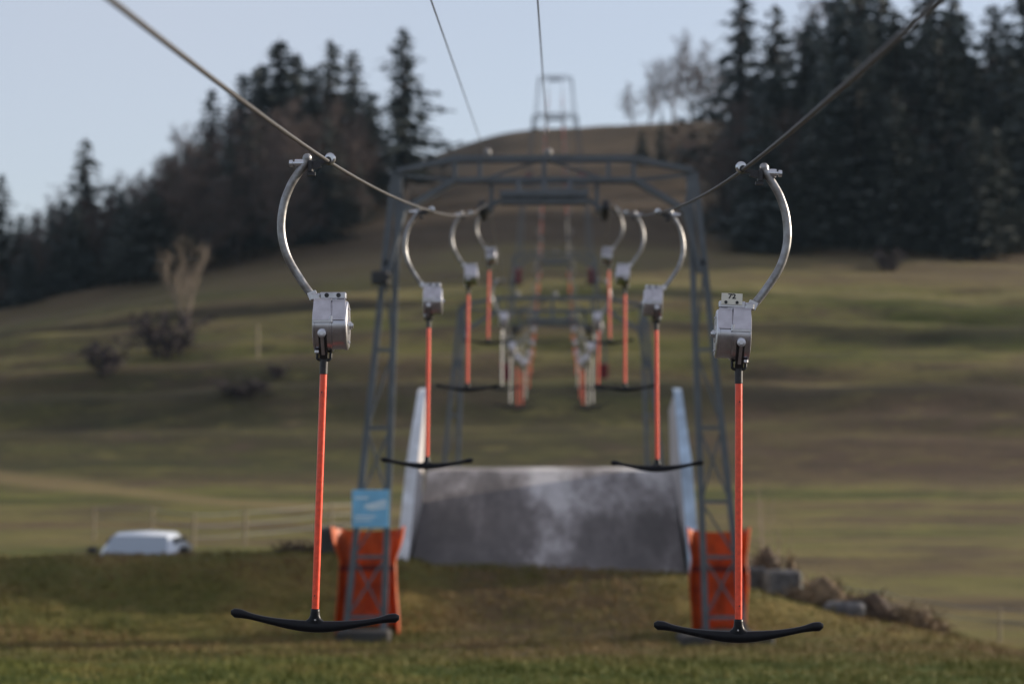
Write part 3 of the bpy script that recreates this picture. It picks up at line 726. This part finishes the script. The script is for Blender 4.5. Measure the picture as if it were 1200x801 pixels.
# ------------------------------------------------------------------ haul ropes
SPAN1 = [(-14, .62), (0, 1.06), (7.06, 1.395), (13.67, 1.80), (24.9, 2.76), (35.9, 3.93), (46.5, BASE[0] + ROPE_H - CZ)]
KN = [(TOW[i][0], BASE[i] + ROPE_H - CZ) for i in range(6)]
SAG = [0.35, 2.3, 1.4, 1.0, 1.5]
def rope_z(y, x=0.0):
    if y <= 46.5: return hermite(SPAN1, y) + CZ - (0.055 * (1 - smooth(14, 36, y)) if x > 0 else 0.0)
    for i in range(5):
        (y0, z0), (y1, z1) = KN[i], KN[i + 1]
        if y <= y1:
            u = (y - y0) / (y1 - y0); return z0 + (z1 - z0) * u - SAG[i] * 4 * u * (1 - u) + CZ
    return KN[-1][1] + CZ - 0.02 * (y - KN[-1][0])
RXL, RXR = -1.295, 1.058
ysr = [-14 + 60.5 * i / 90 for i in range(91)] + [46.5 + 395 * i / 260 for i in range(1, 261)]
for x, sn in ((RXL, "left"), (RXR, "right")):
    b = MB(); b.tube([(x, y, rope_z(y, x)) for y in ysr], 0.0104, 8)
    tag(b.build("haul_rope", M['rope']), f"steel haul rope carrying the {sn} row of tow bars", "rope", "haul ropes of the lift")
# two thin overhead cables that end on the front pylon
for px0, px1, nm in ((505, 571, "left one, slanting from upper left to the front pylon's top beam"), (630, 643, "middle one, running almost straight down to the front pylon's top beam")):
    a, c = at(px0, 0, 17.0), at(px1, 187, 46.5); sl_ = (c - a) / (c.y - a.y)
    b = MB(); pts = []
    for i in range(60):
        y = -12 + 58.5 * i / 59; p = a + sl_ * (y - a.y)
        if y < 17: p.z += 0.0026 * (17 - y) ** 2
        pts.append(p)
    b.tube(pts, 0.0062, 6)
    tag(b.build("overhead_cable", M['dark']), "thin overhead cable, " + nm, "cable", "thin overhead cables")

# ------------------------------------------------------------------ tow bars (local origin: the rope; -x is outward, mirrored for the right)
HING = Vector((-0.020, 0.0, -1.075))
def tbar_parts():
    P = {}
    g = MB()                                              # grip on the rope
    g.tube([(0, -.045, .002), (0, .045, .002)], .020, 10)
    g.bar((-.005, 0, -.002), (-.09, 0, -.012), .028, .022); g.bar((-.045, 0, -.022), (-.105, 0, -.038), .03, .025)
    g.bevbox((-.103, 0, -.030), (.030, .050, .070), .006); g.box((-.098, -.005, -.072), (.045, .03, .02))
    ns = MB(); ns.lathe((.010, -.030, .016), (0, 1, 0), [(0, .020), (.006, .030), (.05, .030), (.056, .022)], 16)
    P['clamp_jaw'] = (ns, M['bolt'], (0, 0, 0))
    P['grip'] = (g, M['dark'], (0, 0, 0))
    k = MB(); k.lathe((-.10, 0, -.012), (-1, 0, 0), [(0, .010), (.040, .010), (.041, .025), (.092, .025), (.093, .011), (.104, .011), (.105, .021), (.124, .020)], 10)
    P['grip_bolt'] = (k, M['bolt'], (0, 0, 0))
    ctrl = [(-.122, .020), (-.135, -.012), (-.168, -.060), (-.217, -.140), (-.257, -.256), (-.268, -.40), (-.232, -.545), (-.150, -.685), (-.092, -.765)]
    pts = []
    for i in range(len(ctrl) - 1):
        p0, p1, p2, p3 = (Vector((*ctrl[max(0, min(len(ctrl)-1, j))], 0)) for j in (i-1, i, i+1, i+2))
        for s_ in range(6):
            t = s_ / 6; q = 0.5 * ((2*p1) + (-p0 + p2)*t + (2*p0 - 5*p1 + 4*p2 - p3)*t*t + (-p0 + 3*p1 - 3*p2 + p3)*t**3); pts.append(Vector((q.x, 0, q.y)))
    pts.append(Vector((ctrl[-1][0], 0, ctrl[-1][1])))
    a = MB(); a.tube(pts, [.026 if i < 3 else .0235 for i in range(len(pts))], 14); a.sphere(pts[0], .0265, 7)
    P['arm'] = (a, M['galv'], (0, 0, 0))
    w = MB(); q = 8; a2 = (pts[q + 1] - pts[q]).normalized(); w.tube([pts[q] - a2 * .006, pts[q] + a2 * .006], .0255, 14)
    P['weld_ring'] = (w, M['galv'], (0, 0, 0))
    br = MB()
    br.bevbox((-.068, 0, -.775), (.055, .075, .042), .008); br.bevbox((.030, 0, -.768), (.150, .060, .040), .006); br.box((.005, 0, -.797), (.10, .05, .03))
    br.bar((-.094, 0, -.745), (-.078, 0, -.785), .056, .05)
    P['bracket'] = (br, M['alu'], (0, 0, 0))
    bo = MB()
    for x in (-.005, .062): bo.lathe((x, -.029, -.766), (0, -1, 0), [(0, .0135), (.003, .0135), (.0035, .009), (.012, .009)], 8)
    P['bracket_bolt'] = (bo, M['dark'], (0, 0, 0))
    d = MB(); zc = -.938
    d.lathe((-.078, 0, zc), (1, 0, 0), [(0, .120), (.004, .147), (.014, .147), (.016, .142), (.100, .142), (.102, .146), (.110, .146), (.112, .134), (.176, .134), (.178, .139), (.192, .137), (.197, .125)], 40)
    for xa, xb, q in ((-.072, .026, 1.0), (.034, .106, .955)):          # flat sided housing on the upper half
        d.prism([(-.150*q, zc+.026), (-.100*q, zc+.135*q), (-.085*q, zc+.150*q), (.085*q, zc+.150*q), (.100*q, zc+.135*q), (.150*q, zc+.026)][::-1], xa, xb)
    d.box((-.022, -.1415, zc + .018), (.104, .026, .014)); d.box((-.022, .1415, zc + .018), (.104, .026, .014))
    d.bevbox((.030, -.132, zc + .030), (.018, .04, .045), .005)
    d.bevbox((-.055, -.03, zc - .148), (.030, .06, .025), .006)
    P['spring_drum'] = (d, M['alu'], (0, 0, 0))
    h = MB(); h.lathe((.118, 0, zc), (1, 0, 0), [(0, .05), (.004, .05), (.005, .022), (.018, .022), (.019, .014), (.026, .014)], 12)
    for i in range(6): h.lathe((.116, .108 * math.cos(i * 1.047), zc + .108 * math.sin(i * 1.047)), (1, 0, 0), [(0, .008), (.008, .008)], 6)
    P['hub'] = (h, M['bolt'], (0, 0, 0))
    n = MB(); n.lathe((-.020, -.142, zc - .050), (0, -1, 0), [(-.03, .03), (0, .026), (.018, .024), (.020, .012)], 14)
    n.bar((-.020, -.158, zc - .055), (-.020, -.060, zc - .165), .018, .010)
    P['rope_outlet'] = (n, M['alu'], (0, 0, 0))
    o = HING
    s_ = MB(); s_.bar((0, -.138, .085), (0, -.020, -.045), .046, .022)
    ring = [Vector((.042 * math.cos(t), -.005, -.030 + .030 * math.sin(t))) for t in [i * 6.2832 / 20 for i in range(21)]]
    ring = [Vector((max(-.038, min(.038, 1.25 * p.x)), p.y, p.z)) for p in ring]
    s_.tube(ring, .0085, 7, cap=False)
    P['shackle'] = (s_, M['dark'], o)
    k2 = MB(); k2.lathe((0, 0, -.005), (0, 0, -1), [(0, .014), (.012, .022), (.05, .023), (.13, .0225), (.137, .018)], 14); k2.box((0, -.012, .02), (.026, .03, .075))
    P['socket'] = (k2, M['dark'], o)
    r_ = MB(); r_.tube([(0, 0, -.130), (0, 0, -1.478)], .0205, 16)
    P['rod'] = (r_, M['orange'], o)
    rv = MB()
    for z in (-.24, -1.385): rv.lathe((-.004, -.0185, z), (0, -1, 0), [(0, .0042), (.003, .004)], 8)
    P['rivet'] = (rv, M['ink'], o)
    t = MB(); zb_ = -1.560; rings = []
    for i in range(49):
        u = i / 24.0 - 1; au = abs(u); x = .475 * u
        zc_ = zb_ + .076 * au ** 1.75 - (.010 * smooth(.86, 1, au))
        hh = .0325 - .0135 * smooth(.05, .70, au) + .0075 * smooth(.74, .92, au)
        hd = .024 - .004 * smooth(.1, .7, au) + .003 * smooth(.76, .92, au)
        if au > .975: k_ = math.sqrt(max(0.04, 1 - ((au - .975) / .025) ** 2 * .8)); hh *= k_; hd *= k_
        rings.append([Vector((x, hd * math.cos(w), zc_ + hh * math.sin(w))) for w in [j * 6.2832 / 16 for j in range(16)]])
    t.loft(rings)
    neck = []
    for z, rx, ry in ((-1.565, .105, .020), (-1.545, .085, .021), (-1.530, .056, .0225), (-1.515, .036, .0235), (-1.498, .028, .0245), (-1.475, .0255, .0250), (-1.462, .025, .025), (-1.459, .021, .021)):
        neck.append([Vector((rx * math.cos(w), ry * math.sin(w), z)) for w in [j * 6.2832 / 18 for j in range(18)]])
    t.loft(neck)
    P['crossbar'] = (t, M['rubber'], o)
    cb = MB(); cb.lathe((.004, -.0235, -1.520), (0, -1, 0), [(0, .006), (.003, .0055)], 8)
    P['crossbar_screw'] = (cb, M['bolt'], o)
    return P
TP = tbar_parts()
def tbar_tree(side, white):
    e = empty("tow_bar"); made = {}
    SUB = {'grip_bolt': 'grip', 'clamp_jaw': 'grip', 'bracket_bolt': 'bracket', 'hub': 'spring_drum', 'rope_outlet': 'spring_drum', 'weld_ring': 'arm', 'rivet': 'rod', 'crossbar_screw': 'crossbar'}
    for nm in sorted(TP, key=lambda q: q in SUB):
        mb_, m_, org = TP[nm]
        if nm == 'rod' and white: m_ = M['white']
        mm = mb_ if side < 0 else mb_.mirror()
        org = Vector(org); org = Vector((org.x * (1 if side < 0 else -1), org.y, org.z))
        par = made.get(SUB.get(nm)) or e
        o = mm.build(nm, m_, par, org if par is e else (0, 0, 0)); made[nm] = o
    return e
def tbar_far(side, white):
    items = []
    for nm, (mb_, m_, org) in TP.items():
        if nm in ('rivet', 'weld_ring', 'crossbar_screw', 'hub', 'bracket_bolt', 'rope_outlet', 'shackle'): continue
        q = MB(); q.v = [(x + org[0], y + org[1], z + org[2]) for x, y, z in mb_.v]; q.f = mb_.f; q.sm = mb_.sm
        if side > 0: q = q.mirror()
        items.append((q, M['white'] if (nm == 'rod' and white) else M['farmetal'] if m_ in (M['alu'], M['galv']) else m_))
    return merged("tow_bar", items)
PROTO = {(s_, w): tbar_tree(s_, w) for s_ in (-1, 1) for w in (False, True)}
FAR = {(s_, w): tbar_far(s_, w) for s_ in (-1, 1) for w in (False, True)}
used = set()
ORD = ["front", "second", "third", "fourth", "fifth", "sixth", "seventh", "eighth", "ninth", "tenth", "eleventh", "twelfth"]
WHITE = {(-1, 4), (-1, 5), (1, 5), (1, 6), (-1, 8), (1, 9)}
SWING = {(-1, 0): 1.75, (1, 0): 0.35, (-1, 1): 0.6, (1, 1): -0.2, (-1, 2): 0.5, (1, 2): 0.2}
rt = random.Random(5)
D0, DS = 13.67, 11.22
for side, rxx, sn in ((-1, RXL, "left"), (1, RXR, "right")):
    for i in range(36):
        D = D0 + DS * i
        if D > 412: break
        wv = (side, i) in WHITE or (i > 9 and rt.random() < .10)
        loc = (rxx, D, rope_z(D, rxx)); colr = "white" if wv else "orange"
        if i < 12:
            key = (side, wv)
            e = PROTO[key] if key not in used else copy_tree(PROTO[key]); used.add(key)
            e.location = loc
            lab = f"{ORD[i]} tow bar from the front on the left rope, {colr} rod" if side < 0 else f"{ORD[i]} tow bar from the front on the right rope, {colr} rod"
            if i == 0: lab = "front tow bar on the left rope, sharp, orange rod and no number plate" if side < 0 else "front tow bar on the right rope with number plate 72 and orange rod"
            sw = SWING.get((side, i), rt.uniform(-1.0, 1.0)) - (2.5 if side > 0 else 0)
            for c in kids(e):
                if c.name.split('.')[0] in ('shackle', 'socket', 'rod', 'crossbar'): c.rotation_euler = (0, R(sw), 0)
        else:
            e = bpy.data.objects.new("tow_bar", FAR[(side, wv)]); COL.objects.link(e); e.location = loc
            lab = f"tiny distant tow bar with {colr} rod far up the slope on the {sn} rope"
        e.rotation_euler = (0, R(2.5) if side > 0 else 0, R(rt.uniform(-3, 3)) if i > 0 else 0)
        tag(e, lab, "tow bar", f"tow bars hanging from the {sn} rope")
        if side > 0 and i == 0: FRONT_R = e
# number plate 72 on the front right tow bar
fr = FRONT_R
for br_ in kids(fr):
    for c in (kids(br_) if br_.name.startswith('bracket') else ()): bpy.data.objects.remove(c)
pl = MB(); pl.bevbox((-.034, -.036, -.738), (.118, .004, .064), .0015)
plo = pl.build("number_plate", M['plate'], fr)
tx = bpy.data.curves.new("number", 'FONT'); tx.body = "72"; tx.size = .038; tx.align_x = 'CENTER'; tx.align_y = 'CENTER'; tx.extrude = .0006; tx.offset = .0012
to = bpy.data.objects.new("number", tx); me = None
COL.objects.link(to); bpy.context.view_layer.update()
me = bpy.data.meshes.new_from_object(to.evaluated_get(bpy.context.evaluated_depsgraph_get())); bpy.data.objects.remove(to)
me.materials.clear(); me.materials.append(M['ink'])
no = bpy.data.objects.new("number", me); COL.objects.link(no); no.parent = plo; no.location = (-.034, -.0392, -.724); no.rotation_euler = (R(90), 0, 0); no.scale = (1.15, 1, 1)
for x in (-.067, -.004):
    q = MB(); q.lathe((x, -.038, -.757), (0, -1, 0), [(0, .010), (.006, .009)], 6); q.build("plate_bolt", M['dark'], plo)

# ------------------------------------------------------------------ car behind the bank on the left
cx = at(156, 640, 57.0).x
car = empty("parked_car", (cx, 56.2, gz(cx, 58.5) + .10)); car.scale = (1.1, 1.05, 0.99); tag(car, "white car parked behind the grass bank, only its roof and windscreen showing", "car")
def ring_car(y, zlo, zhi, wlo, whi, rr=.12):
    return [Vector((-wlo, y, zlo)), Vector((-wlo, y, (zlo + zhi) / 2)), Vector((-whi, y, zhi - rr)), Vector((-whi + rr, y, zhi)), Vector((0, y, zhi + .03)), Vector((whi - rr, y, zhi)), Vector((whi, y, zhi - rr)), Vector((wlo, y, (zlo + zhi) / 2)), Vector((wlo, y, zlo))]
b = MB(); b.loft([ring_car(*a) for a in [(-.02, .32, .62, .70, .66), (.06, .25, .78, .83, .76), (.5, .24, .88, .87, .80), (1.05, .24, .98, .88, .82), (2.2, .24, 1.0, .88, .84), (3.6, .24, 1.0, .88, .84), (4.2, .28, .98, .85, .80), (4.28, .35, .9, .8, .75)]])
b.build("body", M['carwhite'], car)
b = MB(); b.loft([ring_car(*a) for a in [(.95, .95, 1.0, .80, .72, .02), (1.7, .95, 1.52, .82, .66, .10), (2.1, .95, 1.60, .83, .66, .10), (3.2, .95, 1.60, .83, .66, .10), (3.9, .95, 1.48, .82, .64, .10), (4.2, .95, 1.02, .80, .72, .02)]])
b.build("cabin", M['carwhite'], car)
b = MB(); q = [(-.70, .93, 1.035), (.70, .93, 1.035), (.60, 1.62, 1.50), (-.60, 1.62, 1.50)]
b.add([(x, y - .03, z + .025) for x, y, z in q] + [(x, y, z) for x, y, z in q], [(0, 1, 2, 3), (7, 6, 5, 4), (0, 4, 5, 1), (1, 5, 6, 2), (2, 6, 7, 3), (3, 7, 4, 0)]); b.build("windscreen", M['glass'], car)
for s_ in (-1, 1):
    b = MB(); b.loft([[Vector((s_ * .835, 1.45, 1.0)), Vector((s_ * .70, 1.85, 1.47)), Vector((s_ * .70, 3.4, 1.47)), Vector((s_ * .835, 3.8, 1.0))], [Vector((s_ * .85, 1.45, 1.0)), Vector((s_ * .725, 1.85, 1.47)), Vector((s_ * .725, 3.4, 1.47)), Vector((s_ * .85, 3.8, 1.0))]], smooth_=False); b.build("side_window", M['darkglass'], car)
    b = MB(); b.bevbox((s_ * 1.0, 1.42, 1.19), (.20, .12, .17), .03); b.bar((s_ * .83, 1.45, 1.06), (s_ * .96, 1.44, 1.15), .05); b.build("wing_mirror", M['dark'], car)
    b = MB(); b.bevbox((s_ * .62, .02, .68), (.30, .10, .14), .03); b.build("headlight", M['lampglass'], car)
    for y in (.8, 3.4):
        b = MB(); b.lathe((s_ * .70, y, .31), (s_, 0, 0), [(0, .28), (.02, .31), (.16, .31), (.18, .27)], 20); w = b.build("wheel", M['tyre'], car)
        b = MB(); b.lathe((s_ * .86, y, .31), (s_, 0, 0), [(0, .2), (.03, .19), (.035, .05)], 16); b.build("rim", M['bolt'], w)
b = MB(); b.box((0, .90, 1.03), (1.2, .03, .03)); b.bar((-.4, .90, 1.04), (.1, .96, 1.08), .02); b.bar((.15, .90, 1.04), (.6, .96, 1.08), .02); b.build("wiper", M['dark'], car)

# ------------------------------------------------------------------ fences
def wire_fence(pts, ph, label, nw=3, mats='wood', r=.055):
    x0, y0 = pts[0]; e = empty("wire_fence", (x0, y0, gz(x0, y0))); o = e.location; tag(e, label, "fence", "wire fences")
    tops = []
    for (x, y) in pts:
        z = gz(x, y); b = MB(); b.tube([(x - o.x, y - o.y, z - o.z - .3), (x - o.x + .02, y - o.y, z - o.z + ph)], [r, r * .9], 7); b.build("post", M[mats], e); tops.append(Vector((x, y, z)))
    b = MB()
    for k in range(nw):
        h = ph * (0.95 - .32 * k)
        for p, q in zip(tops, tops[1:]):
            p_, q_ = p - o + Vector((0, 0, h)), q - o + Vector((0, 0, h)); mid = (p_ + q_) / 2 - Vector((0, 0, .04)); b.tube([p_, mid, q_], .014, 4, cap=False)
    b.build("fence_wire", M['wire'], e)
wire_fence([(at(px, 620, D).x, D) for px, D in ((110, 98), (178, 97), (227, 92), (287, 94), (388, 104), (455, 108))], 1.35, "wire fence with pale wooden posts across the meadow behind the white car")
wire_fence([(at(px, 660, D).x, D) for px, D in ((905, 66), (977, 62), (1035, 60), (1083, 58), (1170, 56), (1240, 55))], 0.85, "wire fence running downhill on the right behind the brush heaps", 2, 'wood', .035)
p = on_slope(302, 420); b = MB(); b.tube([(0, 0, -.3), (0, 0, 2.6)], [.10, .08], 8)
tag(b.build("marker_post", M['wood'], None, (p.x, p.y, p.z)), "single pale wooden post standing on the left slope right of the purple shrub", "post")

# ------------------------------------------------------------------ blocks and brush on the right edge of the bank
def block_at(px, py, D, d, rz, label, tilt=0, m='block'):
    p = at(px, py, D); z = min(p.z, gz(p.x, D) + d[2] * .5)
    b = MB(); b.bevbox((0, 0, d[2] / 2), d, .07, Matrix.Rotation(R(rz), 3, 'Z') @ Matrix.Rotation(R(tilt), 3, 'X'))
    tag(b.build("concrete_block", M[m], None, (p.x, D, gz(p.x, D) - .06)), label, "block", "concrete blocks by the bank")
block_at(917, 690, 52.3, (.75, .6, .66), 12, "pale concrete block between brush, right of the right orange mat")
block_at(884, 690, 53.0, (.6, .6, .72), -6, "upright grey concrete block directly right of the right orange mat")
block_at(990, 712, 50.5, (.85, .5, .30), -16, "flat grey slab lying lower down the right edge of the bank", 8)
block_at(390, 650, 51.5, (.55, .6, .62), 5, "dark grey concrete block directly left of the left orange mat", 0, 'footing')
def brush(px, D, w, dpt, h, m, label, n=520, seed=0, up=0.25, ln=.5, name="brush_heap", cat="brush"):
    rnd = random.Random(seed); x0 = at(px, 690, D).x; b = MB()
    z0 = gz(x0, D)
    for _ in range(n):
        a = rnd.uniform(0, 6.283); r = math.sqrt(rnd.random()); x, y = math.cos(a) * r * w / 2, math.sin(a) * r * dpt / 2
        zt = h * (1 - r * r) * (0.75 + .5 * noise.noise(Vector((x * 2, y * 2, seed)))); z = gz(x0 + x, D + y) - z0 + rnd.random() * max(0.02, zt)
        d = Vector((rnd.gauss(0, 1), rnd.gauss(0, 1), abs(rnd.gauss(0, 1)) * up * 3)).normalized() * rnd.uniform(.4, 1) * ln
        s_ = d.cross(Vector((rnd.random() - .5, rnd.random() - .5, rnd.random() - .5))).normalized() * rnd.uniform(.008, .022)
        p_ = Vector((x, y, z)) - d * .3
        b.add([p_ - s_, p_ + s_, p_ + d + s_ * .4, p_ + d - s_ * .4], [(0, 1, 2, 3)])
    core = MB(); rings = []
    for j in range(6):
        t = j / 5; rings.append([])
        for i in range(20):
            a = 6.2832 * i / 20; rr = (1 - t) ** .6 * (.9 + .22 * noise.noise(Vector((math.cos(a) * 2, math.sin(a) * 2, seed + t))))
            x, y = math.cos(a) * rr * w / 2, math.sin(a) * rr * dpt / 2
            rings[-1].append(Vector((x, y, gz(x0 + x, D + y) - z0 - .05 + t * h * .85)))
    core.loft(rings)
    b.add(core.v, core.f, True)
    tag(b.build(name, m, None, (x0, D, z0)), label, cat, "brush and straw heaps by the bank")
brush(900, 53.0, 1.25, .9, 1.45, M['brush'], "dark brush heap topped on the blocks right of the right orange mat", 520, 1)
brush(928, 52.9, .5, .5, 1.25, M['straw'], "small pale straw bundle leaning between the dark brush heap and the pale block", 260, 2, 1.2, .5)
brush(966, 51.2, 1.7, 1.0, .85, M['straw'], "broad straw covered brush heap right of the pale concrete block", 620, 3)
brush(1026, 50.7, 1.4, .9, .72, M['brush'], "brown brush heap in the middle of the row down the right bank", 520, 4)
brush(1080, 50.3, 1.3, .8, .52, M['straw'], "low straw heap at the lower right end of the row of heaps", 420, 5)
brush(350, 52.0, 1.2, .8, .22, M['brush'], "low dark brush heap left of the grey block on the left bank", 260, 6)
# tall dry stalks
def stalks(px, D, h, n, seed, label):
    rnd = random.Random(seed); x0 = at(px, 660, D).x; z0 = gz(x0, D); b = MB()
    for _ in range(n):
        x, y = rnd.gauss(0, .16), rnd.gauss(0, .16); hh = h * rnd.uniform(.55, 1.05); l = Vector((rnd.gauss(0, .07), rnd.gauss(0, .07), 1)) * hh
        b.tube([(x, y, -.1), Vector((x, y, 0)) + l * .5 + Vector((rnd.gauss(0, .02), 0, 0)), Vector((x, y, 0)) + l], [.008, .006, .003], 4, cap=False)
        for k in range(3):
            o = Vector((x, y, 0)) + l * rnd.uniform(.6, 1); d = Vector((rnd.gauss(0, .09), rnd.gauss(0, .09), rnd.uniform(.05, .16)))
            b.tube([o, o + d], [.007, .003], 3, cap=False)
    tag(b.build("dry_stalks", M['paletwig'], None, (x0, D, z0)), label, "plant", "tall dry stalks by the blocks")
stalks(883, 53.8, 2.5, 22, 1, "taller clump of thin dry stalks right above the right orange mat")
stalks(906, 54.2, 2.1, 16, 2, "shorter clump of thin dry stalks right of the taller one")
